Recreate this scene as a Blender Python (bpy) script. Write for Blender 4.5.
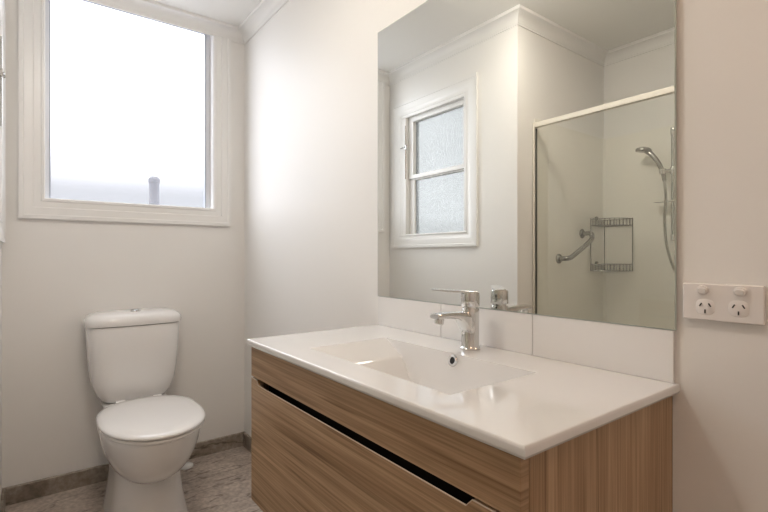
import bpy, bmesh, math
from mathutils import Vector, Matrix

for o in list(bpy.data.objects):
    bpy.data.objects.remove(o)
scn = bpy.context.scene
COL = scn.collection
R = math.radians

# ------------------------------------------------------------------ camera, sky, light, exposure
cam = bpy.data.objects.new('camera', bpy.data.cameras.new('camera'))
COL.objects.link(cam)
cam.location = (2.5902, -0.9636, 1.0793)
cam.rotation_euler = (R(90), 0, R(52.80))
cam.data.sensor_width = 36
cam.data.lens = 462.6 / 768 * 36
cam.data.clip_start = 0.02
scn.camera = cam

world = bpy.data.worlds.new('overcast_sky')
scn.world = world
world.use_nodes = True
wn, wl = world.node_tree.nodes, world.node_tree.links
bg = wn['Background']
tc = wn.new('ShaderNodeTexCoord')
sep = wn.new('ShaderNodeSeparateXYZ')
ramp = wn.new('ShaderNodeValToRGB')
wl.new(tc.outputs['Generated'], sep.inputs[0])
mr = wn.new('ShaderNodeMapRange')
mr.inputs['From Min'].default_value = -1
mr.inputs['From Max'].default_value = 1
wl.new(sep.outputs['Z'], mr.inputs['Value'])
wl.new(mr.outputs[0], ramp.inputs[0])
cr = ramp.color_ramp
cr.elements[0].position = 0.46
cr.elements[0].color = (0.30, 0.30, 0.30, 1)
cr.elements[1].position = 0.495
cr.elements[1].color = (0.94, 0.97, 1.0, 1)
# dull haze low in the sky on the toilet-window side
haze = wn.new('ShaderNodeMapRange')
haze.inputs['From Min'].default_value = 0.11
haze.inputs['From Max'].default_value = 0.32
haze.inputs['To Min'].default_value = 0.095
haze.inputs['To Max'].default_value = 1.0
haze.interpolation_type = 'SMOOTHSTEP'
wl.new(sep.outputs['Z'], haze.inputs['Value'])
side = wn.new('ShaderNodeMapRange')
side.inputs['From Min'].default_value = -0.80
side.inputs['From Max'].default_value = -0.93
wl.new(sep.outputs['X'], side.inputs['Value'])
dim = wn.new('ShaderNodeMix')
dim.data_type = 'FLOAT'
dim.inputs[2].default_value = 1.0
wl.new(side.outputs[0], dim.inputs[0])
wl.new(haze.outputs[0], dim.inputs[3])
mul = wn.new('ShaderNodeMix')
mul.data_type = 'RGBA'
mul.blend_type = 'MULTIPLY'
mul.inputs[0].default_value = 1.0
wl.new(ramp.outputs[0], mul.inputs[6])
wl.new(dim.outputs[0], mul.inputs[7])
wl.new(mul.outputs[2], bg.inputs['Color'])
SKY = 7.4
bg.inputs['Strength'].default_value = SKY

vs = scn.view_settings
vs.view_transform = 'Standard'
vs.look = 'None'
vs.gamma = 1
vs.use_curve_mapping = False
vs.exposure = 0.17

FILL_A = 36.0  # glow strength of the two added, unseen fill lamps
FILL_B = 18.5
COL_A = (1.0, 0.93, 0.83)
COL_B = (1.0, 0.68, 0.48)


def portal(name, loc, rot, sx, sy):
    l = bpy.data.lights.new(name, 'AREA')
    l.shape = 'RECTANGLE'
    l.size, l.size_y = sx, sy
    l.cycles.is_portal = True
    o = bpy.data.objects.new(name, l)
    o.location = loc
    o.rotation_euler = rot
    COL.objects.link(o)


portal('toilet_window_daylight', (-0.12, -0.55, 1.82), (0, R(-90), 0), 1.0, 0.74)
portal('sash_window_daylight', (0.48, -1.19, 1.60), (R(90), 0, 0), 0.62, 0.85)


# ------------------------------------------------------------------ materials
def mat(name, col, rough=0.5, metal=0.0, spec=0.5, coat=0.0, **kw):
    m = bpy.data.materials.new(name)
    m.use_nodes = True
    b = m.node_tree.nodes['Principled BSDF']
    b.inputs['Base Color'].default_value = (*col, 1)
    b.inputs['Roughness'].default_value = rough
    b.inputs['Metallic'].default_value = metal
    b.inputs['Specular IOR Level'].default_value = spec
    b.inputs['Coat Weight'].default_value = coat
    b.inputs['Coat Roughness'].default_value = 0.03
    return m


def nodes(m):
    return m.node_tree.nodes, m.node_tree.links, m.node_tree.nodes['Principled BSDF']


def add_noise_bump(m, scale, strength, dist=0.002, detail=3):
    n, l, b = nodes(m)
    t = n.new('ShaderNodeTexCoord')
    no = n.new('ShaderNodeTexNoise')
    no.inputs['Scale'].default_value = scale
    no.inputs['Detail'].default_value = detail
    bu = n.new('ShaderNodeBump')
    bu.inputs['Strength'].default_value = strength
    bu.inputs['Distance'].default_value = dist
    l.new(t.outputs['Object'], no.inputs['Vector'])
    l.new(no.outputs['Fac'], bu.inputs['Height'])
    l.new(bu.outputs['Normal'], b.inputs['Normal'])


WALL = mat('wall_paint', (0.87, 0.855, 0.83), 0.45, spec=0.3)
add_noise_bump(WALL, 90, 0.10)
CEIL = mat('ceiling_paint', (0.87, 0.86, 0.83), 0.6, spec=0.3)
add_noise_bump(CEIL, 60, 0.08)
TRIM = mat('trim_gloss_paint', (0.86, 0.85, 0.83), 0.28, spec=0.45)
CERAMIC = mat('white_ceramic', (0.85, 0.84, 0.83), 0.12, spec=0.5, coat=0.6)
SEATM = mat('white_seat_plastic', (0.86, 0.85, 0.84), 0.13, spec=0.55, coat=0.3)
SLAB = mat('white_polymarble', (0.80, 0.79, 0.78), 0.10, spec=0.5, coat=0.5)
TILE = mat('white_gloss_tile', (0.86, 0.85, 0.84), 0.12, spec=0.5)
GROUT = mat('pale_grout', (0.62, 0.59, 0.55), 0.8)
CHROME = mat('polished_chrome', (0.72, 0.72, 0.71), 0.07, metal=1)
STEEL = mat('dull_steel', (0.42, 0.41, 0.39), 0.25, metal=1)
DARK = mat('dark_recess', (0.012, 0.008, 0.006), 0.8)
BLACK = mat('black_slot', (0.02, 0.02, 0.02), 0.6)
MIRROR = mat('silvered_glass', (0.87, 0.88, 0.85), 0.0, metal=1)
MEDGE = mat('ground_glass_edge', (0.50, 0.56, 0.52), 0.2, spec=0.6)
ALU = mat('powder_coated_aluminium', (0.74, 0.76, 0.80), 0.3, spec=0.5)
BEAD = mat('blue_grey_bead', (0.42, 0.45, 0.52), 0.4)
SCRF = mat('champagne_aluminium', (0.80, 0.76, 0.68), 0.3, metal=0.25)
SEAL = mat('dark_seal', (0.10, 0.10, 0.09), 0.5)
LINING = mat('shower_lining', (0.92, 0.895, 0.83), 0.14, spec=0.5)
EDGE = mat('painted_edge_highlight', (0.66, 0.56, 0.45), 0.4)  # pale colour standing in for light caught on the drawer edge
PLASTIC = mat('switch_plastic', (0.84, 0.80, 0.775), 0.25, spec=0.5)
PLASTIC2 = mat('rocker_plastic', (0.88, 0.85, 0.82), 0.2, spec=0.5)
CARC = mat('carcass_white', (0.7, 0.68, 0.63), 0.5)
PIPE = mat('grey_vent_pipe', (0.10, 0.10, 0.11), 0.8, spec=0.1)
HOSE = mat('ribbed_chrome_hose', (0.55, 0.55, 0.54), 0.22, metal=1)


def wood_mat(name, along):
    """Laminate with fine streaks running along the given axis (object space)."""
    m = mat(name, (0.3, 0.2, 0.12), 0.38, spec=0.35)
    n, l, b = nodes(m)
    t = n.new('ShaderNodeTexCoord')

    def streak(scale_across, scale_along, detail, dist=0.0):
        mp = n.new('ShaderNodeMapping')
        s = [scale_across] * 3
        s[along] = scale_along
        if along == 0:
            s[1] = 1.5      # grain wraps round the board's short end
        mp.inputs['Scale'].default_value = s
        l.new(t.outputs['Object'], mp.inputs[0])
        no = n.new('ShaderNodeTexNoise')
        no.inputs['Scale'].default_value = 1
        no.inputs['Detail'].default_value = detail
        no.inputs['Roughness'].default_value = 0.6
        no.inputs['Distortion'].default_value = dist
        l.new(mp.outputs[0], no.inputs['Vector'])
        return no
    a = streak(34, 1.1, 4, 0.25)
    c = streak(210, 3.0, 3)
    d = streak(75, 1.6, 2, 0.3)
    r1 = n.new('ShaderNodeValToRGB')
    r1.color_ramp.elements[0].position = 0.30
    r1.color_ramp.elements[0].color = (0.33, 0.205, 0.115, 1)
    r1.color_ramp.elements[1].position = 0.70
    r1.color_ramp.elements[1].color = (0.55, 0.38, 0.235, 1)
    l.new(a.outputs['Fac'], r1.inputs[0])
    r2 = n.new('ShaderNodeValToRGB')
    r2.color_ramp.elements[0].position = 0.33
    r2.color_ramp.elements[0].color = (0.70, 0.66, 0.62, 1)
    r2.color_ramp.elements[1].position = 0.62
    r2.color_ramp.elements[1].color = (1.08, 1.06, 1.05, 1)
    l.new(c.outputs['Fac'], r2.inputs[0])
    r3 = n.new('ShaderNodeValToRGB')
    r3.color_ramp.elements[0].position = 0.30
    r3.color_ramp.elements[0].color = (0.58, 0.52, 0.47, 1)
    r3.color_ramp.elements[1].position = 0.40
    r3.color_ramp.elements[1].color = (1, 1, 1, 1)
    l.new(d.outputs['Fac'], r3.inputs[0])
    m1 = n.new('ShaderNodeMix')
    m1.data_type = 'RGBA'
    m1.blend_type = 'MULTIPLY'
    m1.inputs[0].default_value = 1
    l.new(r1.outputs[0], m1.inputs[6])
    l.new(r2.outputs[0], m1.inputs[7])
    m2 = n.new('ShaderNodeMix')
    m2.data_type = 'RGBA'
    m2.blend_type = 'MULTIPLY'
    m2.inputs[0].default_value = 1
    l.new(m1.outputs[2], m2.inputs[6])
    l.new(r3.outputs[0], m2.inputs[7])
    l.new(m2.outputs[2], b.inputs['Base Color'])
    return m


WOODX = wood_mat('laminate_grain_horizontal', 0)
WOODZ = wood_mat('laminate_grain_vertical', 2)


def stone_mat(name, lo, hi, dark):
    m = mat(name, (0.2, 0.18, 0.16), 0.38, spec=0.4)
    n, l, b = nodes(m)
    t = n.new('ShaderNodeTexCoord')
    mp = n.new('ShaderNodeMapping')
    mp.inputs['Scale'].default_value = (6, 4, 5)
    mp.inputs['Rotation'].default_value = (0, 0, R(20))
    l.new(t.outputs['Object'], mp.inputs[0])
    no = n.new('ShaderNodeTexNoise')
    no.inputs['Scale'].default_value = 2.0
    no.inputs['Detail'].default_value = 9
    no.inputs['Roughness'].default_value = 0.6
    no.inputs['Distortion'].default_value = 0.6
    l.new(mp.outputs[0], no.inputs['Vector'])
    r = n.new('ShaderNodeValToRGB')
    r.color_ramp.elements[0].position = 0.28
    r.color_ramp.elements[0].color = (*lo, 1)
    r.color_ramp.elements[1].position = 0.68
    r.color_ramp.elements[1].color = (*hi, 1)
    l.new(no.outputs['Fac'], r.inputs[0])
    sp = n.new('ShaderNodeTexNoise')
    sp.inputs['Scale'].default_value = 55
    sp.inputs['Detail'].default_value = 4
    l.new(t.outputs['Object'], sp.inputs['Vector'])
    r2 = n.new('ShaderNodeValToRGB')
    r2.color_ramp.elements[0].position = 0.36
    r2.color_ramp.elements[0].color = (0.78, 0.77, 0.76, 1)
    r2.color_ramp.elements[1].position = 0.64
    r2.color_ramp.elements[1].color = (1.1, 1.1, 1.1, 1)
    l.new(sp.outputs['Fac'], r2.inputs[0])
    # thin dark veins: where a stretched noise crosses its middle value
    mp2 = n.new('ShaderNodeMapping')
    mp2.inputs['Scale'].default_value = (9, 1.8, 6)
    mp2.inputs['Rotation'].default_value = (0, 0, R(-28))
    l.new(t.outputs['Object'], mp2.inputs[0])
    v = n.new('ShaderNodeTexNoise')
    v.inputs['Scale'].default_value = 1.2
    v.inputs['Detail'].default_value = 4
    l.new(mp2.outputs[0], v.inputs['Vector'])
    sb = n.new('ShaderNodeMath')
    sb.operation = 'SUBTRACT'
    sb.inputs[1].default_value = 0.5
    l.new(v.outputs['Fac'], sb.inputs[0])
    ab = n.new('ShaderNodeMath')
    ab.operation = 'ABSOLUTE'
    l.new(sb.outputs[0], ab.inputs[0])
    r3 = n.new('ShaderNodeValToRGB')
    r3.color_ramp.elements[0].position = 0.0
    r3.color_ramp.elements[0].color = (*dark, 1)
    r3.color_ramp.elements[1].position = 0.014
    r3.color_ramp.elements[1].color = (1, 1, 1, 1)
    l.new(ab.outputs[0], r3.inputs[0])
    last = r.outputs[0]
    for src in (r2.outputs[0], r3.outputs[0]):
        mm = n.new('ShaderNodeMix')
        mm.data_type = 'RGBA'
        mm.blend_type = 'MULTIPLY'
        mm.inputs[0].default_value = 1
        l.new(last, mm.inputs[6])
        l.new(src, mm.inputs[7])
        last = mm.outputs[2]
    l.new(last, b.inputs['Base Color'])
    return m


FLOORM = stone_mat('stone_look_vinyl', (0.38, 0.315, 0.27), (0.62, 0.54, 0.475), (0.45, 0.42, 0.4))
SKIRTM = stone_mat('stone_look_skirting', (0.19, 0.155, 0.125), (0.40, 0.345, 0.29), (0.4, 0.38, 0.36))


def glass_mat(name, tint, refl_rough=0.0, diffuse=0.0, dcol=(1, 1, 1), bump=0.0, bscale=60, haze=None):
    """Thin pane: lets light straight through (tinted), reflects by Fresnel; a frosted pane scatters part of it."""
    m = bpy.data.materials.new(name)
    m.use_nodes = True
    n, l = m.node_tree.nodes, m.node_tree.links
    n.remove(n['Principled BSDF'])
    out = n['Material Output']
    tr = n.new('ShaderNodeBsdfTransparent')
    tr.inputs[0].default_value = (*tint, 1)
    gl = n.new('ShaderNodeBsdfGlossy')
    gl.inputs['Roughness'].default_value = refl_rough
    fr = n.new('ShaderNodeLayerWeight')
    fr.inputs['Blend'].default_value = 0.5
    pw = n.new('ShaderNodeMath')
    pw.operation = 'POWER'
    pw.inputs[1].default_value = 5
    l.new(fr.outputs['Facing'], pw.inputs[0])
    ma = n.new('ShaderNodeMath')
    ma.operation = 'MULTIPLY_ADD'
    ma.inputs[1].default_value = 0.96
    ma.inputs[2].default_value = 0.04
    l.new(pw.outputs[0], ma.inputs[0])
    mx = n.new('ShaderNodeMixShader')
    l.new(ma.outputs[0], mx.inputs[0])
    body = tr.outputs[0]
    if diffuse > 0:
        tl = n.new('ShaderNodeBsdfTranslucent')
        tl.inputs[0].default_value = (*dcol, 1)
        di = n.new('ShaderNodeBsdfDiffuse')
        di.inputs[0].default_value = (*dcol, 1)
        md = n.new('ShaderNodeMixShader')
        md.inputs[0].default_value = 0.25
        l.new(tl.outputs[0], md.inputs[1])
        l.new(di.outputs[0], md.inputs[2])
        ms = n.new('ShaderNodeMixShader')
        ms.inputs[0].default_value = diffuse
        l.new(tr.outputs[0], ms.inputs[1])
        l.new(md.outputs[0], ms.inputs[2])
        body = ms.outputs[0]
        if bump:
            t = n.new('ShaderNodeTexCoord')
            vo = n.new('ShaderNodeTexVoronoi')
            vo.inputs['Scale'].default_value = bscale
            l.new(t.outputs['Object'], vo.inputs['Vector'])
            rr = n.new('ShaderNodeMapRange')
            rr.inputs['From Min'].default_value = 0
            rr.inputs['From Max'].default_value = 0.9
            rr.inputs['To Min'].default_value = diffuse - bump
            rr.inputs['To Max'].default_value = diffuse + bump
            l.new(vo.outputs['Distance'], rr.inputs[0])
            l.new(rr.outputs[0], ms.inputs[0])
    l.new(body, mx.inputs[1])
    l.new(gl.outputs[0], mx.inputs[2])
    l.new(mx.outputs[0], out.inputs[0])
    return m


FROST = glass_mat('frosted_pane', (0.92, 0.92, 0.94), 0.15, 0.06, (0.60, 0.61, 0.66), 0.045, 220)
FROST2 = glass_mat('pebbled_pane', (0.352, 0.355, 0.358), 0.2, 0.25, (0.46, 0.47, 0.48), 0.22, 190)
SCREEN = glass_mat('clear_shower_glass', (0.985, 0.99, 0.978), 0.0)


# ------------------------------------------------------------------ helpers
def link(name, bm, m, parent=None, smooth=False, bevel=0, sub=0):
    bmesh.ops.recalc_face_normals(bm, faces=bm.faces)
    me = bpy.data.meshes.new(name)
    bm.to_mesh(me)
    bm.free()
    me.materials.append(m)
    if smooth:
        for p in me.polygons:
            p.use_smooth = True
        if smooth != 'all':
            me.set_sharp_from_angle(angle=R(35))
    o = bpy.data.objects.new(name, me)
    COL.objects.link(o)
    if parent:
        o.parent = parent
        o.matrix_parent_inverse = Matrix.Translation(-parent.location)
    if bevel:
        md = o.modifiers.new('bevel', 'BEVEL')
        md.width = bevel
        md.segments = 3
        md.limit_method = 'ANGLE'
        md.angle_limit = R(40)
        for p in me.polygons:
            p.use_smooth = True
        md.harden_normals = True
    if sub:
        md = o.modifiers.new('sub', 'SUBSURF')
        md.levels = md.render_levels = sub
    return o


def box(bm, a, b):
    """axis-aligned box between two corners"""
    x0, y0, z0 = [min(p, q) for p, q in zip(a, b)]
    x1, y1, z1 = [max(p, q) for p, q in zip(a, b)]
    v = [bm.verts.new(p) for p in ((x0, y0, z0), (x1, y0, z0), (x1, y1, z0), (x0, y1, z0),
                                   (x0, y0, z1), (x1, y0, z1), (x1, y1, z1), (x0, y1, z1))]
    for f in ((0, 3, 2, 1), (4, 5, 6, 7), (0, 1, 5, 4), (1, 2, 6, 5), (2, 3, 7, 6), (3, 0, 4, 7)):
        bm.faces.new([v[i] for i in f])
    return bm


def bxs(*pairs):
    bm = bmesh.new()
    for a, b in pairs:
        box(bm, a, b)
    return bm


def loft(bm, rings, cap=True):
    rv = [[bm.verts.new(p) for p in r] for r in rings]
    n = len(rv[0])
    for a, b in zip(rv, rv[1:]):
        for i in range(n):
            bm.faces.new((a[i], a[(i + 1) % n], b[(i + 1) % n], b[i]))
    if cap:
        bm.faces.new(list(reversed(rv[0])))
        bm.faces.new(rv[-1])
    return bm


def tube(bm, pts, r, seg=10, radii=None):
    pts = [Vector(p) for p in pts]
    rings = []
    prev = None
    for i, p in enumerate(pts):
        if i == 0:
            d = pts[1] - p
        elif i == len(pts) - 1:
            d = p - pts[i - 1]
        else:
            d = (pts[i + 1] - p).normalized() + (p - pts[i - 1]).normalized()
        d.normalize()
        if prev is None:
            up = Vector((0, 0, 1)) if abs(d.z) < 0.9 else Vector((1, 0, 0))
            u = d.cross(up).normalized()
        else:
            u = (prev - d * prev.dot(d)).normalized()
        prev = u
        w = d.cross(u)
        rr = radii[i] if radii else r
        rings.append([p + (u * math.cos(t) + w * math.sin(t)) * rr for t in [2 * math.pi * k / seg for k in range(seg)]])
    return loft(bm, rings)


def smooth_path(pts, n=8):
    """Catmull-Rom through the points"""
    P = [Vector(p) for p in pts]
    P = [P[0] * 2 - P[1]] + P + [P[-1] * 2 - P[-2]]
    out = []
    for i in range(1, len(P) - 2):
        for k in range(n):
            t = k / n
            a, b, c, d = P[i - 1:i + 3]
            out.append(0.5 * ((2 * b) + (c - a) * t + (2 * a - 5 * b + 4 * c - d) * t * t + (3 * b - a - 3 * c + d) * t ** 3))
    out.append(P[-2])
    return out


def lathe(bm, prof, c, seg=40, axis='z'):
    """prof: (radius, height) pairs"""
    rings = []
    for r, h in prof:
        ring = []
        for k in range(seg):
            t = 2 * math.pi * k / seg
            x, y = r * math.cos(t), r * math.sin(t)
            if axis == 'z':
                ring.append((c[0] + x, c[1] + y, c[2] + h))
            elif axis == 'y':
                ring.append((c[0] + x, c[1] + h, c[2] + y))
            else:
                ring.append((c[0] + h, c[1] + x, c[2] + y))
        rings.append(ring)
    return loft(bm, rings)


def empty(name, loc, label=None, cat=None, group=None, kind=None):
    o = bpy.data.objects.new(name, None)
    o.empty_display_size = 0.05
    o.location = loc
    COL.objects.link(o)
    return tag(o, label, cat, group, kind)


def tag(o, label=None, cat=None, group=None, kind=None):
    if label:
        o['label'] = label
    if cat:
        o['category'] = cat
    if group:
        o['group'] = group
    if kind:
        o['kind'] = kind
    return o


# ------------------------------------------------------------------ room shell
H = 2.354          # ceiling
XE = 3.3           # right end of the room
X1 = 1.087        # return wall beside the shower
YO = -1.0697       # wall opposite the mirror
YS = -1.955        # back of the shower
XP0, XP1, YP = 2.05, 2.15, -1.207
T = 0.12


def structure(name, bm, m, label, cat, smooth=False, bevel=0):
    return tag(link(name, bm, m, None, smooth, bevel), label, cat, None, 'structure')


structure('floor', bxs(((-T, YS - T, -0.08), (XE + T, T, 0))), FLOORM,
          'mottled grey-brown stone-look floor', 'floor')
structure('ceiling', bxs(((-T, YS - T, H), (XE + T, T, H + 0.08))), CEIL, 'off-white ceiling with coved edges', 'ceiling')
# wall with the mirror
structure('wall_mirror', bxs(((-T, 0, 0), (XE + T, T, H))), WALL, 'cream wall behind the mirror and vanity', 'wall')
# wall with toilet window: hole y -.935..-.165, z 1.30..2.32
wy0, wy1, wz0, wz1 = -0.936, -0.168, 1.295, 2.352
structure('wall_toilet', bxs(((-T, YO - T, 0), (0, 0, wz0)), ((-T, YO - T, wz1), (0, 0, H)),
                             ((-T, YO - T, wz0), (0, wy0, wz1)), ((-T, wy1, wz0), (0, 0, wz1))), WALL,
          'cream wall behind the toilet', 'wall')
# opposite wall with the sash window
ox0, ox1, oz0, oz1 = 0.125, 0.735, 1.165, 2.035
structure('wall_opposite', bxs(((0, YO - T, 0), (X1, YO, oz0)), ((0, YO - T, oz1), (X1, YO, H)),
                               ((0, YO - T, oz0), (ox0, YO, oz1)), ((ox1, YO - T, oz0), (X1, YO, oz1))), WALL,
          'cream wall around the sash window, seen in the mirror', 'wall')
structure('wall_return', bxs(((X1 - T, YS - T, 0), (X1, YO - T, H))), WALL, 'cream wall at the left side of the shower', 'wall')
structure('wall_shower', bxs(((X1, YS - T, 0), (XE + T, YS, H))), WALL, 'cream wall at the back of the shower', 'wall')
structure('wall_partition', bxs(((XP0, YS, 0), (XP1, YP, H))), WALL, 'cream partition closing the shower', 'wall')
structure('wall_right', bxs(((XE, YS, 0), (XE + T, 0, H))), WALL, 'cream wall at the far end from the toilet', 'wall')

POLY = [(0, 0), (0, YO), (X1, YO), (X1, YS), (XP0, YS), (XP0, YP), (XP1, YP), (XP1, YS), (XE, YS), (XE, 0)]


def mitre(i, d):
    """inside offset of polygon corner i by distance d (polygon runs anticlockwise seen from above)"""
    n = len(POLY)
    p0, p1, p2 = [Vector(POLY[(i + k) % n]) for k in (-1, 0, 1)]
    a = (p1 - p0).normalized()
    b = (p2 - p1).normalized()
    na, nb = Vector((-a.y, a.x)), Vector((-b.y, b.x))
    return p1 + (na + nb) * d


def run(i, prof):
    """moulding along polygon edge i -> i+1; prof: (offset from wall, z)"""
    bm = bmesh.new()
    rings = []
    for j in (i, i + 1):
        j %= len(POLY)
        rings.append([(*mitre(j, d), z) for d, z in prof])
    loft(bm, rings)
    return bm


cz = 2.29
cove = [(0, cz - 0.004), (0.006, cz - 0.004), (0.006, cz + 0.004)]
for k in range(9):
    t = k / 8 * math.pi / 2
    cove.append((0.052 - 0.044 * math.cos(t), cz + 0.006 + 0.042 * math.sin(t)))
cove += [(0.054, cz + 0.05), (0.054, H), (0, H)]
for i in range(len(POLY)):
    structure('trim_%d' % (i + 1), run(i, cove), TRIM, 'white coved cornice, ' + [
        'above the toilet window', 'above the sash window', 'on the return wall beside the shower',
        'on the back wall of the shower', 'on the shower side of the partition', 'on the end of the partition',
        'on the outer side of the partition', 'on the back wall beyond the shower', 'on the right wall',
        'above the mirror'][i], 'cornice', smooth=True)
sk = [(0, 0), (0.012, 0), (0.012, 0.072), (0.009, 0.076), (0, 0.076)]
for i, nm in ((0, 'toilet'), (1, 'opposite'), (7, 'back'), (8, 'right'), (9, 'mirror')):
    structure('baseboard_' + nm, run(i, sk), SKIRTM, 'stone-look skirting strip along the %s wall' % nm, 'skirting')

# ------------------------------------------------------------------ windows
def frame_boxes(axis, plane, a0, a1, z0, z1, w, d0, d1):
    """four-sided frame on a wall: a = horizontal coordinate, w = width, d0..d1 = depth range"""
    def B(p0, p1, q0, q1):
        if axis == 'x':
            return ((plane + d0, p0, q0), (plane + d1, p1, q1))
        return ((p0, plane + d0, q0), (p1, plane + d1, q1))
    return [B(a0, a1, z0, z0 + w), B(a0, a1, z1 - w, z1), B(a0, a0 + w, z0 + w, z1 - w), B(a1 - w, a1, z0 + w, z1 - w)]


def casing(axis, plane, sgn, a0, a1, z0, z1, name, parent, w=0.095, head=True, proud=1.0):
    """stepped architrave: profile swept around the rectangle with mitred corners"""
    prof = [(0, 0), (0, 0.020), (0.016, 0.020), (0.020, 0.015), (0.050, 0.013), (0.054, 0.009), (0.078, 0.008),
            (0.082, 0.012), (w - 0.004, 0.012), (w, 0.008), (w, 0)]
    bm = bmesh.new()
    rings = []
    for (sa, sz) in ((0, 0), (1, 0), (1, 1), (0, 1)) if head else ((0, 2), (0, 0), (1, 0), (1, 2)):
        ring = []
        for o, d in prof:
            a = a0 + o if sa == 0 else a1 - o
            z = z0 + o if sz == 0 else (z1 - o if sz == 1 else z1)
            d *= proud
            ring.append((plane + sgn * d, a, z) if axis == 'x' else (a, plane + sgn * d, z))
        rings.append(ring)
    if head:
        rings.append(rings[0])
    loft(bm, rings, cap=not head)
    bmesh.ops.remove_doubles(bm, verts=bm.verts, dist=1e-6)
    return link(name, bm, TRIM, parent, smooth=True)


w1 = empty('window_1', (0, -0.548, 1.246), 'large frosted window with cream architrave above the toilet', 'window', kind='structure')
casing('x', 0, 1, -1.014, -0.082, 1.246, 2.289, 'architrave', w1, head=False)
link('window_frame', bxs(*frame_boxes('x', 0, wy0, wy1, wz0, wz1, 0.009, -0.118, 0.004)), TRIM, w1)
link('sash', bxs(*frame_boxes('x', -0.06, wy0 + 0.009, wy1 - 0.009, wz0 + 0.009, wz1 - 0.009, 0.024, -0.03, 0.012)), ALU, w1, bevel=0.002)
link('glazing_bead', bxs(*frame_boxes('x', -0.06, wy0 + 0.032, wy1 - 0.032, wz0 + 0.032, wz1 - 0.032, 0.006, -0.010, 0.014)), BEAD, w1)
link('pane', bxs(((-0.078, wy0 + 0.033, wz0 + 0.033), (-0.074, wy1 - 0.033, wz1 - 0.033))), FROST, w1)

w2 = empty('window_2', (0.43, YO, 1.135), 'white timber sash window with two pebbled panes, seen in the mirror', 'window', kind='structure')
casing('y', YO, 1, 0.038, 0.819, 1.135, 2.122, 'architrave', w2, 0.09, proud=0.66)
link('window_frame', bxs(*frame_boxes('y', YO, ox0, ox1, oz0, oz1, 0.02, -0.118, 0.004), ((ox0 + 0.02, YO - 0.118, oz0 + 0.02), (0.180, YO + 0.002, oz1 - 0.02))), TRIM, w2)
yo = YO - 0.034
sa, sb_ = 0.182, ox1 - 0.020
sz0, sz1 = oz0 + 0.02, oz1 - 0.02


def sash_boxes(z0, z1, wb, wt, d0, d1):
    return [((sa, yo + d0, z0), (sb_, yo + d1, z0 + wb)), ((sa, yo + d0, z1 - wt), (sb_, yo + d1, z1)),
            ((sa, yo + d0, z0 + wb), (sa + 0.048, yo + d1, z1 - wt)), ((sb_ - 0.030, yo + d0, z0 + wb), (sb_, yo + d1, z1 - wt))]


link('sash', bxs(*sash_boxes(1.600, sz1, 0.026, 0.032, -0.03, 0.012)), TRIM, w2, bevel=0.002)
link('sash', bxs(*sash_boxes(sz0, 1.599, 0.032, 0.008, -0.034, 0.0)), TRIM, w2, bevel=0.002)
link('pane', bxs(((sa + 0.04, yo - 0.018, 1.620), (sb_ - 0.025, yo - 0.014, sz1 - 0.026))), FROST2, w2)
link('pane', bxs(((sa + 0.04, yo - 0.018, sz0 + 0.026), (sb_ - 0.025, yo - 0.014, 1.595))), FROST2, w2)
bm = bmesh.new()
tube(bm, [(0.183, YO + 0.005, 1.60), (0.183, YO + 0.005, 1.96)], 0.0035, 8)
box(bm, (0.170, YO + 0.0005, 1.800), (0.195, YO + 0.010, 1.83))
tube(bm, [(0.183, YO + 0.008, 1.815), (0.172, YO + 0.012, 1.815), (0.142, YO + 0.0125, 1.812)], 0.005, 8)
link('window_latch', bm, STEEL, w2, smooth=True)

# door in the right wall, behind the camera
d1 = empty('door_1', (XE, -0.95, 0), 'plain white door in the wall at the far end from the toilet', 'door', kind='structure')
link('door_leaf', bxs(((XE - 0.012, -1.36, 0.01), (XE - 0.001, -0.54, 2.0))), TRIM, d1, bevel=0.003)
link('door_frame', bxs(((XE - 0.02, -1.44, 0), (XE - 0.001, -1.365, 2.08)), ((XE - 0.02, -0.535, 0), (XE - 0.001, -0.46, 2.08)),
                       ((XE - 0.02, -1.365, 2.005), (XE - 0.001, -0.535, 2.08))), TRIM, d1, bevel=0.003)
bm = bmesh.new()
lathe(bm, [(0.026, 0), (0.026, -0.008), (0.010, -0.010), (0.010, -0.045)], (XE - 0.012, -0.61, 1.0), 24, 'x')
tube(bm, [(XE - 0.052, -0.61, 1.0), (XE - 0.054, -0.72, 1.0)], 0.009, 12)
link('door_handle', bm, CHROME, d1, smooth=True)

# vent pipe standing outside the toilet window (its top shows through the frosted pane)
bm = bmesh.new()
lathe(bm, [(0.03, 0), (0.03, 1.84), (0.034, 1.842), (0.034, 1.865), (0.02, 1.88)], (-0.62, -0.352, -0.3), 20)
tag(link('vent_pipe', bm, PIPE, smooth=True), 'grey vent pipe standing outside, its top blurred by the frosted window', 'pipe')

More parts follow.
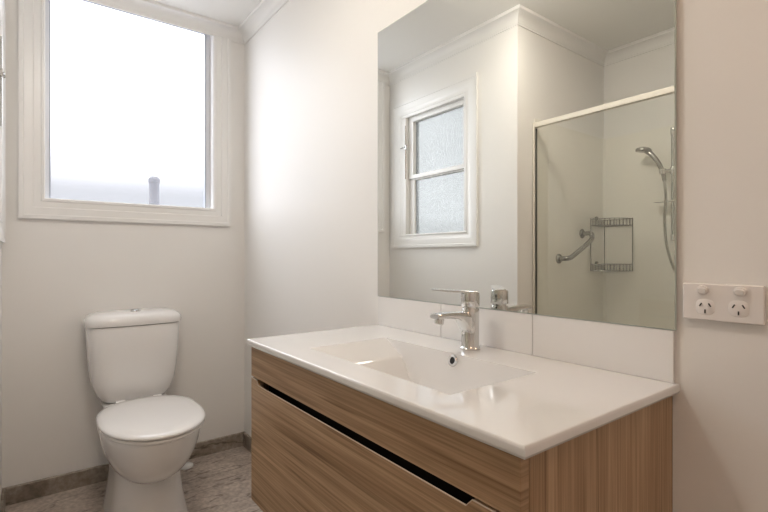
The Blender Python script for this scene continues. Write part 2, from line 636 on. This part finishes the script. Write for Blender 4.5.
# ------------------------------------------------------------------ added ceiling fill lamps, out of view, to brighten the room
FILL_LAMPS = (((1.40, -0.71), FILL_A, COL_A, 'added round fill lamp on the ceiling above the vanity, nearer the toilet'),
         ((2.80, -0.80), FILL_B, COL_B, 'added round fill lamp on the ceiling behind the camera, nearer the door'))
for (lx, ly), power, lcol, lab in FILL_LAMPS:
    lamp = empty('fill_lamp', (lx, ly, H), lab, 'lamp')
    bm = bmesh.new()
    lathe(bm, [(0.15, 0), (0.15, -0.02), (0.14, -0.028), (0.05, -0.028)], (lx, ly, H), 48)
    link('fill_lamp_base', bm, TRIM, lamp, smooth=True)
    FILL_GLOW = mat('fill_lamp_glow', (0.9, 0.88, 0.82), 0.4)
    n_, l_, b_ = nodes(FILL_GLOW)
    b_.inputs['Emission Color'].default_value = (*lcol, 1)
    b_.inputs['Emission Strength'].default_value = power
    bm = bmesh.new()
    lathe(bm, [(0.137, -0.028), (0.137, -0.04), (0.125, -0.06), (0.095, -0.078), (0.05, -0.088), (0.004, -0.09)], (lx, ly, H), 48)
    link('fill_lamp_shade', bm, FILL_GLOW, lamp, smooth=True)

# ------------------------------------------------------------------ vanity cabinet
VX0, VX1 = 1.307, 2.224
ZT = 0.8405
SB = ZT - 0.018
van = empty('vanity_cabinet', ((VX0 + VX1) / 2, -0.23, 0.385),
            'wall-hung wood-grain vanity cabinet with two drawers below the white basin top', 'vanity cabinet')
link('side_panel', bxs(((VX1 - 0.016, -0.447, 0.385), (VX1, -0.001, SB))), WOODZ, van, bevel=0.0008)
link('side_panel', bxs(((VX0, -0.447, 0.385), (VX0 + 0.016, -0.001, SB))), WOODZ, van, bevel=0.0008)
link('base_panel', bxs(((VX0 + 0.016, -0.447, 0.385), (VX1 - 0.016, -0.001, 0.401))), CARC, van)
link('back_panel', bxs(((VX0 + 0.016, -0.012, 0.401), (VX1 - 0.016, -0.001, 0.70))), CARC, van)
# dark channel behind the finger gap between the drawers
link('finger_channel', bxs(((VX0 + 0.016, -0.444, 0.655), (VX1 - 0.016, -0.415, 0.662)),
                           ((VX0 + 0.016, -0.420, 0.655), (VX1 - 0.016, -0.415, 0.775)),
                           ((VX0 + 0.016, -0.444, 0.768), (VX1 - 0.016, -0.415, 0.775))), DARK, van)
YF0, YF1 = -0.466, -0.448
dr = link('drawer_front', bxs(((VX0, YF0, 0.7375), (VX1, YF1, SB - 0.003))), WOODX, van, bevel=0.001)
# lower drawer front with a long finger notch cut from its top edge
def notch_profile():
    zt, zn = 0.7325, 0.7195
    xa, xb = VX0 + 0.05, 2.13
    pts = [(VX0, 0.385), (VX1, 0.385), (VX1, zt), (xb + 0.012, zt)]
    pts += [(xb, zn), (xa, zn), (xa - 0.010, zt), (VX0, zt)]
    return pts
bm = bmesh.new()
P = notch_profile()
loft(bm, [[(x, YF0, z) for x, z in P], [(x, YF0 + 0.002, z) for x, z in P],
          [(x, YF1, z - (0.022 if abs(z - 0.7195) < 1e-6 else 0)) for x, z in P]])
dr2 = link('drawer_front', bm, WOODX, van, bevel=0.0008)
strip = [(P[3][0], P[3][1]), (P[4][0], P[4][1]), (P[5][0], P[5][1]), (P[6][0], P[6][1])]
bm = bmesh.new()
lit_line = [(xx, zz + 0.0003) for xx, zz in [P[2]] + strip + [P[7]]]  # painted highlight along the lower drawer's top edge
rings = []
for x, z in lit_line:
    rings.append([(x, YF0 - 0.0004, z - 0.0012), (x, YF0 - 0.0004, z + 0.0004), (x, YF0 + 0.0016, z + 0.0004), (x, YF0 + 0.0016, z - 0.0012)])
loft(bm, rings)
link('edge_highlight', bm, EDGE, dr2)

# ------------------------------------------------------------------ basin top
SX0, SX1, SY0 = 1.289, 2.2365, -0.4735
BX0, BX1, BY0, BY1 = 1.518, 2.026, -0.392, -0.142
depth = 0.105


def sstep(t):
    t = max(0, min(1, t))
    return t * t * (3 - 2 * t)


def smin(a, b, k):
    h = max(0, min(1, 0.5 + 0.5 * (b - a) / k))
    return b * (1 - h) + a * h - k * h * (1 - h)


def bdepth(x, y):
    if x <= BX0 or x >= BX1 or y <= BY0 or y >= BY1:
        return 0
    dl = (x - BX0)
    dr_ = (BX1 - x)
    lf = 0.44 * dl + 0.50 * max(0, dl - 0.085)
    rt = dr_ * 2.6
    bk = (BY1 - y) * 3.6
    ft = (y - BY0) * 3.0
    d = smin(lf, depth, 0.03)
    d = smin(d, rt, 0.004)
    d = smin(d, bk, 0.005)
    d = smin(d, ft, 0.004)
    return max(0, d)


def axis_pts(a, b, n, fine=(0.0015, 0.003, 0.006, 0.010, 0.015, 0.020)):
    out = [a + f for f in (0,) + fine] + [b - f for f in (0,) + fine]
    lo, hi = a + fine[-1], b - fine[-1]
    out += [lo + (hi - lo) * k / n for k in range(1, n)]
    return sorted(out)


def make_slab():
    bm = bmesh.new()
    r = 0.0035
    xs = [SX0 + r, SX0 + r + 0.003] + [SX0 + r + (BX0 - SX0 - r) * k / 6 for k in range(1, 6)] + axis_pts(BX0, BX1, 60) + \
         [BX1 + (SX1 - r - BX1) * k / 6 for k in range(1, 6)] + [SX1 - r - 0.003, SX1 - r]
    ys = [SY0 + r, SY0 + r + 0.003] + [SY0 + r + (BY0 - SY0 - r) * k / 4 for k in range(1, 4)] + axis_pts(BY0, BY1, 34) + \
         [BY1 + (-r - BY1) * k / 4 for k in range(1, 4)] + [-0.0005]
    g = [[bm.verts.new((x, y, ZT - bdepth(x, y))) for y in ys] for x in xs]
    for i in range(len(xs) - 1):
        for j in range(len(ys) - 1):
            bm.faces.new((g[i][j], g[i + 1][j], g[i + 1][j + 1], g[i][j + 1]))
    loop = [g[i][0] for i in range(len(xs))] + [g[-1][j] for j in range(1, len(ys))] + \
           [g[i][-1] for i in range(len(xs) - 2, -1, -1)] + [g[0][j] for j in range(len(ys) - 2, 0, -1)]

    def grow(off, dz):
        out = []
        for v in loop:
            x, y = v.co.x, v.co.y
            if abs(x - xs[0]) < 1e-7:
                x -= off
            if abs(x - xs[-1]) < 1e-7:
                x += off
            if abs(y - ys[0]) < 1e-7:
                y -= off
            out.append(bm.verts.new((x, y, ZT - dz)))
        return out
    prev = loop
    for off, dz in ((r * .3, .0003), (r * .6, .0012), (r * .87, .003), (r, .0045), (r, 0.0130), (r * 0.7, 0.0150), (r * .1, 0.018)):
        cur = grow(off, dz)
        for i in range(len(loop)):
            k = (i + 1) % len(loop)
            bm.faces.new((prev[i], cur[i], cur[k], prev[k]))
        prev = cur
    # underside ring down to the basin shell
    low = []
    for v in prev:
        low.append(bm.verts.new((min(max(v.co.x, BX0 - 0.02), BX1 + 0.02), min(max(v.co.y, BY0 - 0.02), BY1 + 0.02), ZT - 0.018)))
    for i in range(len(low)):
        k = (i + 1) % len(low)
        try:
            bm.faces.new((prev[i], low[i], low[k], prev[k]))
        except ValueError:
            pass
    bmesh.ops.dissolve_degenerate(bm, dist=1e-6, edges=bm.edges)
    return bm


top = empty('basin_top', (1.76, -0.236, SB), 'glossy white vanity top with a moulded rectangular wash basin', 'wash basin')
slab = link('basin', make_slab(), SLAB, top, smooth=True)
slab.data.set_sharp_from_angle(angle=R(17))
# underside shell closing the bowl
bm = bxs(((BX0 + 0.05, BY0 + 0.005, ZT - 0.125), (BX1 - 0.02, BY1 + 0.0, ZT - 0.119)))
link('basin_underside', bm, SLAB, top, bevel=0.003)
# overflow ring in the back face of the bowl
bm = bmesh.new()
oc = Vector((1.793, BY1 - 0.0148 / 3.6 - 0.0012, ZT - 0.0165))
tl = math.atan(1 / 3.6)
rot = Matrix.Rotation(-tl, 4, 'X')
lathe(bm, [(0.0075, 0.004), (0.0075, -0.0015), (0.0085, -0.0030), (0.0125, -0.0030), (0.0140, -0.0015), (0.0145, 0.0), (0.0145, 0.004)], (0, 0, 0), 32, 'y')
bmesh.ops.transform(bm, matrix=Matrix.Translation(oc) @ rot, verts=bm.verts)
ov = link('overflow_ring', bm, CHROME, top, smooth=True)
bm = bmesh.new()
lathe(bm, [(0.0078, -0.0018), (0.0078, 0.003)], (0, 0, 0), 24, 'y')
bmesh.ops.transform(bm, matrix=Matrix.Translation(oc) @ rot, verts=bm.verts)
link('overflow_hole', bm, BLACK, ov)
bm = bmesh.new()
zb_ = ZT - depth
lathe(bm, [(0.033, -0.002), (0.033, 0.0035), (0.030, 0.005), (0.012, 0.0055), (0.001, 0.006)], (1.79, -0.262, zb_), 40)
link('drain_plug', bm, CHROME, top, smooth=True)

# ------------------------------------------------------------------ mixer tap
TX, TY = 1.776, -0.067
tap = empty('mixer_tap', (TX, TY, ZT), 'chrome single-lever mixer tap standing behind the basin', 'tap')
bm = bmesh.new()
lathe(bm, [(0.0265, 0.0), (0.0265, 0.004), (0.0245, 0.006), (0.0225, 0.010), (0.0225, 0.05), (0.0228, 0.09), (0.0230, 0.101), (0.0215, 0.1045), (0.005, 0.105)], (TX, TY, ZT), 48)
body = link('tap_body', bm, CHROME, tap, smooth=True)


def rring(c, hw, hh, n=24, e=3.2, tilt=0.0):
    """superellipse cross-section in the x-z plane at c"""
    out = []
    for k in range(n):
        t = 2 * math.pi * k / n
        ct, st = math.cos(t), math.sin(t)
        x = hw * abs(ct) ** (2 / e) * (1 if ct >= 0 else -1)
        z = hh * abs(st) ** (2 / e) * (1 if st >= 0 else -1)
        out.append((c[0] + x, c[1] + z * math.sin(tilt), c[2] + z * math.cos(tilt)))
    return out


bm = bmesh.new()
rings = []
for (yy, zc, hw, hh) in ((-0.070, 0.066, 0.018, 0.032), (-0.096, 0.072, 0.019, 0.0255), (-0.106, 0.0805, 0.018, 0.0175), (-0.116, 0.0865, 0.0172, 0.0120),
                         (-0.132, 0.0905, 0.0165, 0.0090), (-0.160, 0.0925, 0.016, 0.0078), (-0.186, 0.0930, 0.0158, 0.0070),
                         (-0.198, 0.0930, 0.0155, 0.0064), (-0.202, 0.0928, 0.0145, 0.0052)):
    rings.append(rring((TX, yy + 0.008, ZT + zc), hw, hh))
loft(bm, rings)
link('spout', bm, CHROME, tap, smooth=True)
bm = bmesh.new()
rot = Matrix.Rotation(R(-14), 4, 'X')
lathe(bm, [(0.0115, 0), (0.0115, -0.013), (0.0095, -0.0145)], (0, 0, 0), 28)
lathe(bm, [(0.0088, -0.0146), (0.003, -0.0150)], (0, 0, 0), 28)
bmesh.ops.transform(bm, matrix=Matrix.Translation((TX, -0.176, ZT + 0.087)) @ rot, verts=bm.verts)
link('aerator', bm, CHROME, tap, smooth=True)
bm = bmesh.new()
lathe(bm, [(0.0185, 0.1045), (0.0185, 0.1095)], (TX, TY, ZT), 40)
lathe(bm, [(0.0225, 0.1095), (0.0234, 0.1112), (0.0234, 0.143), (0.0222, 0.1460), (0.004, 0.1470)], (TX, TY, ZT), 48)
lev = link('lever_cap', bm, CHROME, tap, smooth=True)
bm = bmesh.new()
rings = []
for (dd, zc, hw, hh) in ((-0.019, 0.1462, 0.013, 0.0026), (0.0, 0.1468, 0.0175, 0.0034), (0.030, 0.1475, 0.0170, 0.0034), (0.060, 0.1490, 0.0155, 0.0028),
                         (0.085, 0.1512, 0.0140, 0.0022), (0.099, 0.1524, 0.0125, 0.0016)):
    rings.append(rring((TX, TY - dd, ZT + zc), hw, hh, 24, 4))
loft(bm, rings)
# the lever is swung towards the toilet side
bmesh.ops.rotate(bm, cent=(TX, TY, 0), matrix=Matrix.Rotation(R(-45), 3, 'Z'), verts=bm.verts)
link('lever', bm, CHROME, tap, smooth=True)

# ------------------------------------------------------------------ splashback tiles and mirror
MX0, MX1, MZ0, MZ1 = 1.296, 2.2315, 0.9400, 1.8550
joints = [MX0, 1.6075, 1.9205, 2.2285]
spots = ['left end', 'middle, behind the tap', 'right end']
for k in range(3):
    t = link('wall_tile', bxs(((joints[k] + 0.0008, -0.008, ZT + 0.0003), (joints[k + 1] - 0.0008, -0.0005, MZ0 - 0.001))), TILE, bevel=0.0008)
    tag(t, ['glossy white splashback tile at the left end, nearest the toilet', 'glossy white splashback tile in the middle, behind the tap',
            'glossy white splashback tile at the right end, nearest the power socket'][k], 'tile', 'splashback tiles under the mirror')
mir = empty('mirror', ((MX0 + MX1) / 2, 0, MZ0), 'large frameless wall mirror above the vanity', 'mirror')
link('mirror_glass', bxs(((MX0 + 0.0015, -0.0090, MZ0 + 0.0015), (MX1 - 0.0015, -0.0080, MZ1 - 0.0015))), MIRROR, mir)
link('polished_edge', bxs(*frame_boxes('y', 0, MX0, MX1, MZ0, MZ1, 0.0015, -0.0088, -0.0035)), MEDGE, mir)
link('backing', bxs(((MX0 + 0.004, -0.0080, MZ0 + 0.004), (MX1 - 0.004, -0.0005, MZ1 - 0.004))), SEAL, mir)

# ------------------------------------------------------------------ power socket
gx0, gx1, gz0, gz1 = 2.2445, 2.3640, 0.9650, 1.0300
gpo = empty('power_socket', ((gx0 + gx1) / 2, 0, (gz0 + gz1) / 2), 'white double wall power socket right of the mirror', 'power socket')
link('cover_plate', bxs(((gx0, -0.0105, gz0), (gx1, -0.0004, gz1))), PLASTIC, gpo, bevel=0.0022)


def rocker(cx, cz_):
    bm = bmesh.new()
    rings = []
    for d, k in ((0.0105, 1.0), (0.0125, 1.0), (0.0138, 0.94), (0.0140, 0.90)):
        ring = []
        for q in range(36):
            t = 2 * math.pi * q / 36
            ring.append((cx + 0.0092 * k * math.cos(t), -d, cz_ + 0.0080 * k * math.sin(t)))
        rings.append(ring)
    loft(bm, rings)
    s = link('switch_surround', bm, PLASTIC, gpo, smooth=True)
    bm = bmesh.new()
    rings = []
    for d, k in ((0.0138, 1.0), (0.0165, 0.97), (0.0178, 0.86), (0.0180, 0.7)):
        ring = []
        for q in range(36):
            t = 2 * math.pi * q / 36
            c_, s_ = math.cos(t), math.sin(t)
            xx = 0.0078 * k * abs(c_) ** 0.8 * (1 if c_ >= 0 else -1)
            zz = 0.0052 * k * abs(s_) ** 0.8 * (1 if s_ >= 0 else -1)
            ring.append((cx + xx, -(d + zz * 0.25), cz_ - 0.0012 + zz))
        rings.append(ring)
    loft(bm, rings)
    link('rocker', bm, PLASTIC2, s, smooth=True)


def socket(cx, cz_):
    bm = bmesh.new()
    rings = []
    for d, k in ((0.0104, 1.0), (0.0107, 1.0), (0.0111, 0.95)):
        rings.append([(p[0], -d, p[2]) for p in rring((cx, 0, cz_), 0.0145 * k, 0.0140 * k, 40, 3.0)])
    loft(bm, rings)
    s = link('outlet_face', bm, PLASTIC, gpo, smooth=True)
    for (dx, dz, ang, ln) in ((-0.0070, 0.0040, 30, 0.0068), (0.0070, 0.0040, -30, 0.0068), (0, -0.0075, 0, 0.0066)):
        b2 = bxs(((-0.0011, -0.0115, -ln / 2), (0.0011, -0.0108, ln / 2)))
        bmesh.ops.transform(b2, matrix=Matrix.Translation((cx + dx, 0, cz_ + dz)) @ Matrix.Rotation(R(ang), 4, 'Y'), verts=b2.verts)
        link('slot', b2, BLACK, s)


rocker(2.2765, 1.0190)
rocker(2.3315, 1.0190)
socket(2.2800, 0.9885)
socket(2.3290, 0.9895)

# ------------------------------------------------------------------ toilet
TYC = -0.578
toi = empty('toilet', (0.35, TYC, 0), 'white ceramic close-coupled toilet with closed lid under the window', 'toilet')


def dring(x0, x1, hw, z, n=48, e=2.6, yc=TYC, flat=0.55):
    """D-shaped ring: squarish at the wall (x0), rounded at the front (x1)"""
    xc = x0 + (x1 - x0) * flat
    out = []
    for k in range(n):
        t = 2 * math.pi * k / n
        c, s = math.cos(t), math.sin(t)
        ee = e if c > 0 else max(e, 5.0)
        y = hw * abs(s) ** (2 / ee) * (1 if s >= 0 else -1)
        if c >= 0:
            x = xc + (x1 - xc) * abs(c) ** (2 / ee)
        else:
            x = xc - (xc - x0) * abs(c) ** (2 / ee)
        out.append((x, yc + y, z))
    return out


# cistern
bm = bmesh.new()
rings = []
for z, hw, x1 in ((0.4075, 0.112, 0.170), (0.4080, 0.122, 0.176), (0.411, 0.131, 0.182), (0.424, 0.144, 0.190), (0.450, 0.160, 0.197), (0.497, 0.176, 0.202),
                  (0.56, 0.1845, 0.206), (0.65, 0.191, 0.210), (0.755, 0.1955, 0.213), (0.758, 0.194, 0.212)):
    rings.append(dring(0.012, x1, hw, z, e=4.2, flat=0.35))
loft(bm, rings)
link('cistern', bm, CERAMIC, toi, smooth=True)
bm = bmesh.new()
rings = []
for z, hw, x1 in ((0.7605, 0.197, 0.214), (0.762, 0.2025, 0.220), (0.774, 0.2045, 0.2225), (0.790, 0.2025, 0.220), (0.803, 0.194, 0.211), (0.813, 0.177, 0.193), (0.820, 0.150, 0.166), (0.823, 0.11, 0.130), (0.824, 0.06, 0.09)):
    rings.append(dring(0.008 + (0.222 - x1) * 0.6, x1, hw, z, e=4.2, flat=0.35))
loft(bm, rings)
cl = link('cistern_lid', bm, CERAMIC, toi, smooth=True)
bm = bmesh.new()
lathe(bm, [(0.0245, 0.0), (0.0245, 0.0085), (0.0225, 0.0100)], (0.142, TYC, 0.8170), 36)
fb = link('flush_button', bm, CHROME, cl, smooth=True)
bm = bmesh.new()
lathe(bm, [(0.018, 0.0), (0.0175, 0.0018), (0.012, 0.0024)], (0.142, TYC, 0.8267), 36)
link('button_insert', bm, STEEL, fb, smooth=True)

# pan
bm = bmesh.new()
rings = []
for z, x0, x1, hw in ((0.184, 0.34, 0.575, 0.07), (0.193, 0.31, 0.610, 0.092), (0.210, 0.28, 0.650, 0.112), (0.238, 0.25, 0.692, 0.133),
                      (0.27, 0.24, 0.728, 0.150), (0.31, 0.235, 0.756, 0.165), (0.35, 0.23, 0.774, 0.175), (0.385, 0.228, 0.782, 0.180),
                      (0.400, 0.228, 0.784, 0.181), (0.407, 0.230, 0.780, 0.178)):
    rings.append(dring(x0, x1, hw, z, e=2.15, flat=0.46))
loft(bm, rings)
link('pan', bm, CERAMIC, toi, smooth=True)
bm = bmesh.new()
rings = []
for z, x0, x1, hw in ((0.0, 0.14, 0.630, 0.146), (0.010, 0.142, 0.627, 0.144), (0.05, 0.145, 0.614, 0.137), (0.10, 0.15, 0.600, 0.129), (0.15, 0.15, 0.590, 0.124),
                      (0.20, 0.14, 0.585, 0.122), (0.25, 0.12, 0.578, 0.121), (0.30, 0.08, 0.56, 0.125)):
    rings.append(dring(x0, x1, hw, z, e=2.6, flat=0.6))
loft(bm, rings)
link('pedestal', bm, CERAMIC, toi, smooth=True)
bm = bmesh.new()
rings = []
for z, x0, x1, hw in ((0.24, 0.02, 0.40, 0.10), (0.32, 0.012, 0.36, 0.118), (0.38, 0.012, 0.33, 0.13), (0.400, 0.012, 0.31, 0.135), (0.407, 0.016, 0.30, 0.131)):
    rings.append(dring(x0, x1, hw, z, e=4, flat=0.5))
loft(bm, rings)
link('cistern_shelf', bm, CERAMIC, toi, smooth=True)


def egg(xb, xf, hw, z, n=64):
    out = []
    xc = xb + (xf - xb) * 0.50
    for k in range(n):
        t = 2 * math.pi * k / n
        c, s = math.cos(t), math.sin(t)
        if c >= 0:
            x = xc + (xf - xc) * abs(c) ** (2 / 2.05)
            y = hw * abs(s) ** (2 / 2.05) * (1 if s >= 0 else -1)
        else:
            x = xc - (xc - xb) * abs(c) ** (2 / 3.0)
            y = hw * abs(s) ** (2 / 2.35) * (1 if s >= 0 else -1)
        out.append((x, TYC + 0.004 + y * 1.005, z - 0.002))
    return out


bm = bmesh.new()
loft(bm, [egg(0.252, 0.788, 0.184, 0.409), egg(0.250, 0.792, 0.187, 0.412), egg(0.250, 0.792, 0.187, 0.419), egg(0.253, 0.788, 0.184, 0.4215)])
link('seat_ring', bm, SEATM, toi, smooth=True)
bm = bmesh.new()
loft(bm, [egg(0.246, 0.789, 0.185, 0.4235), egg(0.243, 0.795, 0.190, 0.426), egg(0.243, 0.796, 0.1905, 0.431), egg(0.248, 0.790, 0.186, 0.437),
          egg(0.262, 0.772, 0.173, 0.4415), egg(0.30, 0.73, 0.140, 0.444), egg(0.38, 0.64, 0.08, 0.4455), egg(0.45, 0.56, 0.02, 0.446)])
lid = link('seat_lid', bm, SEATM, toi, smooth='all')
for s in (-1, 1):
    bm = bmesh.new()
    lathe(bm, [(0.011, -0.018), (0.0115, -0.016), (0.0115, 0.016), (0.011, 0.018)], (0.238, TYC + s * 0.075, 0.424), 20, 'y')
    box(bm, (0.228, TYC + s * 0.075 - 0.012, 0.407), (0.248, TYC + s * 0.075 + 0.012, 0.42))
    link('seat_hinge', bm, SEATM, toi, smooth=True)

# pipe cover on the floor behind the pan
bm = bmesh.new()
lathe(bm, [(0.036, 0.0), (0.036, 0.004), (0.033, 0.009), (0.022, 0.0125), (0.004, 0.0135)], (0.088, -0.338, 0.0005), 36)
tag(link('floor_cap', bm, SEATM, smooth=True), 'small round white cap on the floor beside the toilet pan', 'cap')

# ------------------------------------------------------------------ shower (seen in the mirror)
LZ = 1.822
lin = empty('shower_lining', (X1 + 0.3, YS, 0.1), 'glossy cream wall lining inside the shower, seen in the mirror', 'shower lining')
link('lining_panel', bxs(((X1 + 0.0005, YS + 0.0035, 0.10), (X1 + 0.0035, -1.213, LZ))), LINING, lin)
link('lining_panel', bxs(((X1 + 0.0005, YS + 0.0005, 0.10), (XP0 - 0.0005, YS + 0.0035, LZ))), LINING, lin)
link('lining_panel', bxs(((XP0 - 0.0035, YS + 0.0035, 0.10), (XP0 - 0.0005, -1.213, LZ))), LINING, lin)
bm = bmesh.new()
P3 = [(0.0035, 0.0035), (0.018, 0.0035), (0.016, 0.007), (0.010, 0.010), (0.007, 0.016), (0.0035, 0.018)]
loft(bm, [[(X1 + a, YS + b, z) for a, b in P3] for z in (0.1, LZ)])
link('corner_moulding', bm, LINING, lin, smooth=True)

tray = empty('shower_tray', (1.57, -1.56, 0), 'low white shower tray behind the glass screen', 'shower tray')
link('tray_rim', bxs(*[((X1 + 0.001, -1.262, 0), (XP0 - 0.001, -1.202, 0.10)), ((X1 + 0.001, YS + 0.001, 0), (XP0 - 0.001, YS + 0.04, 0.099)),
                       ((X1 + 0.001, YS + 0.04, 0), (X1 + 0.04, -1.262, 0.099)), ((XP0 - 0.04, YS + 0.04, 0), (XP0 - 0.001, -1.262, 0.099))]), SLAB, tray, bevel=0.004)
link('tray_floor', bxs(((X1 + 0.04, YS + 0.04, 0.0), (XP0 - 0.04, -1.262, 0.05))), SLAB, tray)

YG = -1.207
scr = empty('shower_screen', (1.57, YG, 0.1), 'clear glass shower screen with pale metal frame, seen in the mirror', 'shower screen')
link('wall_channel', bxs(((X1 + 0.0045, YG - 0.014, 0.10), (X1 + 0.016, YG + 0.012, 1.795))), SCRF, scr, bevel=0.001)
link('header_rail', bxs(((X1 + 0.0165, YG - 0.014, 1.768), (XP0 - 0.014, YG + 0.014, 1.793))), SCRF, scr, bevel=0.002)
link('sill_rail', bxs(((X1 + 0.0165, YG - 0.014, 0.1005), (XP0 - 0.014, YG + 0.014, 0.125))), SCRF, scr, bevel=0.002)
link('wall_channel', bxs(((XP0 - 0.0135, YG - 0.014, 0.10), (XP0 - 0.0045, YG + 0.012, 1.795))), SCRF, scr, bevel=0.001)
link('glass_seal', bxs(((X1 + 0.0165, YG - 0.005, 0.126), (X1 + 0.022, YG + 0.005, 1.763))), SEAL, scr)
link('glass_panel', bxs(((X1 + 0.0225, YG - 0.001, 0.126), (XP0 - 0.015, YG + 0.001, 1.763))), SCREEN, scr)

# corner wire caddy
cx0, cy0 = X1 + 0.006, YS + 0.006
AX, BY = 0.173, 0.165          # reach along the back wall and along the return wall
cad = empty('shower_caddy', (X1 + 0.08, YS + 0.08, 1.04), 'two-tier chrome wire corner caddy in the shower, seen in the mirror', 'caddy')


def basket(z):
    bm = bmesh.new()
    cor = (cx0 + 0.004, cy0 + 0.004)
    A = (cor[0], cor[1] + BY)
    B = (cor[0] + AX, cor[1])
    arc = []
    for k in range(11):
        t = k / 10 * math.pi / 2
        arc.append((cor[0] + AX * math.cos(t), cor[1] + BY * math.sin(t)))
    outline = [cor] + arc
    for zz in (z, z - 0.040):
        pts = [(x, y, zz) for x, y in outline + [outline[0]]]
        tube(bm, pts, 0.0026, 6)
    # uprights
    def up(x, y):
        tube(bm, [(x, y, z), (x, y, z - 0.040)], 0.0019, 5)
    for k in range(1, 10):
        up(cor[0] + AX * k / 9.0, cor[1])
        up(cor[0], cor[1] + BY * k / 9.0)
    for x, y in arc[1:-1]:
        up(x, y)
    # bottom grid
    for k in range(1, 8):
        f = k / 8
        tube(bm, [(cor[0] + AX * f, cor[1], z - 0.040), (cor[0] + AX * f, cor[1] + BY * math.sqrt(1 - f * f), z - 0.040)], 0.0019, 5)
    return bm


link('wire_basket', basket(1.306), STEEL, cad, smooth=True)
link('wire_basket', basket(1.029), STEEL, cad, smooth=True)
for x, y in ((cx0 + 0.004, cy0 + 0.004 + BY), (cx0 + 0.0045, cy0 + 0.0045), (cx0 + 0.004 + AX, cy0 + 0.004)):
    bm = bmesh.new()
    tube(bm, [(x, y, 1.310), (x, y, 0.988)], 0.0032, 8)
    link('post', bm, STEEL, cad, smooth=True)
for zz in (1.312, 1.034):
    bm = bmesh.new()
    lathe(bm, [(0.012, -0.004), (0.012, 0.006), (0.008, 0.009)], (X1 + 0.0085, YS + 0.105, zz), 20, 'x')
    link('wall_fixing', bm, STEEL, cad, smooth=True)

# cranked grab rail on the return wall
GY = lambda yp: -(yp + 0.018)
g0 = Vector((X1 + 0.0036, GY(1.425), 1.064))
g1 = Vector((X1 + 0.0036, GY(1.672), 1.214))
gr = empty('grab_rail', tuple(g0), 'cranked chrome grab rail on the shower side wall, seen in the mirror', 'grab rail')
bm = bmesh.new()
off = Vector((0.064, 0, 0))
ptsg = [g0, g0 + off * 0.55, g0 + off * 0.9 + Vector((0, -0.015, 0.004)), g0 + off + Vector((0, -0.055, 0.022)),
        g1 + off + Vector((0, 0.02, -0.045)), g1 + off + Vector((0, 0.003, -0.012)), g1 + off * 0.8, g1 + off * 0.4, g1]
tube(bm, smooth_path(ptsg, 6), 0.0135, 14)
link('rail_bar', bm, STEEL, gr, smooth=True)
for g in (g0, g1):
    bm = bmesh.new()
    lathe(bm, [(0.028, 0.0), (0.028, 0.004), (0.024, 0.008), (0.013, 0.011)], tuple(g), 28, 'x')
    link('wall_flange', bm, STEEL, gr, smooth=True)

# slide rail with hand shower
RX, RYW = 1.515, YS + 0.0036
RY = RYW + 0.058
sh = empty('hand_shower', (RX, RYW, 1.1), 'chrome hand shower on a slide rail in the shower, seen in the mirror', 'hand shower')
bm = bmesh.new()
tube(bm, [(RX, RY, 1.17), (RX, RY, 1.785)], 0.0125, 14)
link('slide_rail', bm, HOSE, sh, smooth=True)
for zz in (1.775, 1.18):
    bm = bmesh.new()
    lathe(bm, [(0.019, 0), (0.019, 0.01), (0.012, 0.014), (0.012, 0.058)], (RX, RYW, zz), 24, 'y')
    lathe(bm, [(0.015, -0.018), (0.016, -0.014), (0.016, 0.014), (0.015, 0.018)], (RX, RY, zz), 24)
    link('rail_bracket', bm, CHROME, sh, smooth=True)
bm = bmesh.new()
lathe(bm, [(0.017, -0.02), (0.018, -0.016), (0.018, 0.016), (0.017, 0.02)], (RX, RY, 1.555), 24)
tube(bm, [(RX, RY, 1.555), (RX - 0.02, RY + 0.02, 1.553), (RX - 0.042, RY + 0.028, 1.55)], 0.012, 12)
lathe(bm, [(0.0165, -0.014), (0.018, 0.014)], (RX - 0.045, RY + 0.03, 1.552), 20)
link('handset_holder', bm, CHROME, sh, smooth=True)
hx, hy = RX - 0.045, RY + 0.03
bm = bmesh.new()
path = smooth_path([(hx + 0.010, hy, 1.50), (hx, hy, 1.55), (hx - 0.022, hy + 0.002, 1.605), (hx - 0.055, hy + 0.005, 1.655), (hx - 0.085, hy + 0.006, 1.682)], 6)
nn = len(path)
tube(bm, path, 0.01, 14, [0.0105 + 0.004 * (k / nn) for k in range(nn)])
hs = link('handset', bm, STEEL, sh, smooth=True)
bm = bmesh.new()
lathe(bm, [(0.030, -0.014), (0.040, -0.012), (0.043, -0.004), (0.040, 0.006), (0.026, 0.014), (0.006, 0.018)], (0, 0, 0), 32)
bmesh.ops.transform(bm, matrix=Matrix.Translation((hx - 0.098, hy + 0.006, 1.690)) @ Matrix.Rotation(R(10), 4, 'Y'), verts=bm.verts)
link('spray_head', bm, STEEL, hs, smooth=True)
bm = bmesh.new()
tube(bm, smooth_path([(hx + 0.010, hy, 1.50), (hx + 0.016, hy, 1.40), (hx + 0.012, hy + 0.004, 1.28), (hx + 0.026, hy + 0.008, 1.13), (hx + 0.075, hy + 0.01, 0.98),
                      (hx + 0.15, hy + 0.0, 0.90), (hx + 0.20, hy - 0.03, 0.98), (hx + 0.20, RYW + 0.02, 1.05)], 8), 0.0075, 10)
link('hose', bm, HOSE, sh, smooth=True)
bm = bmesh.new()
box(bm, (RX - 0.10, RY - 0.03, 1.384), (RX + 0.03, RY + 0.028, 1.389))
link('soap_dish', bm, LINING, sh, bevel=0.002)
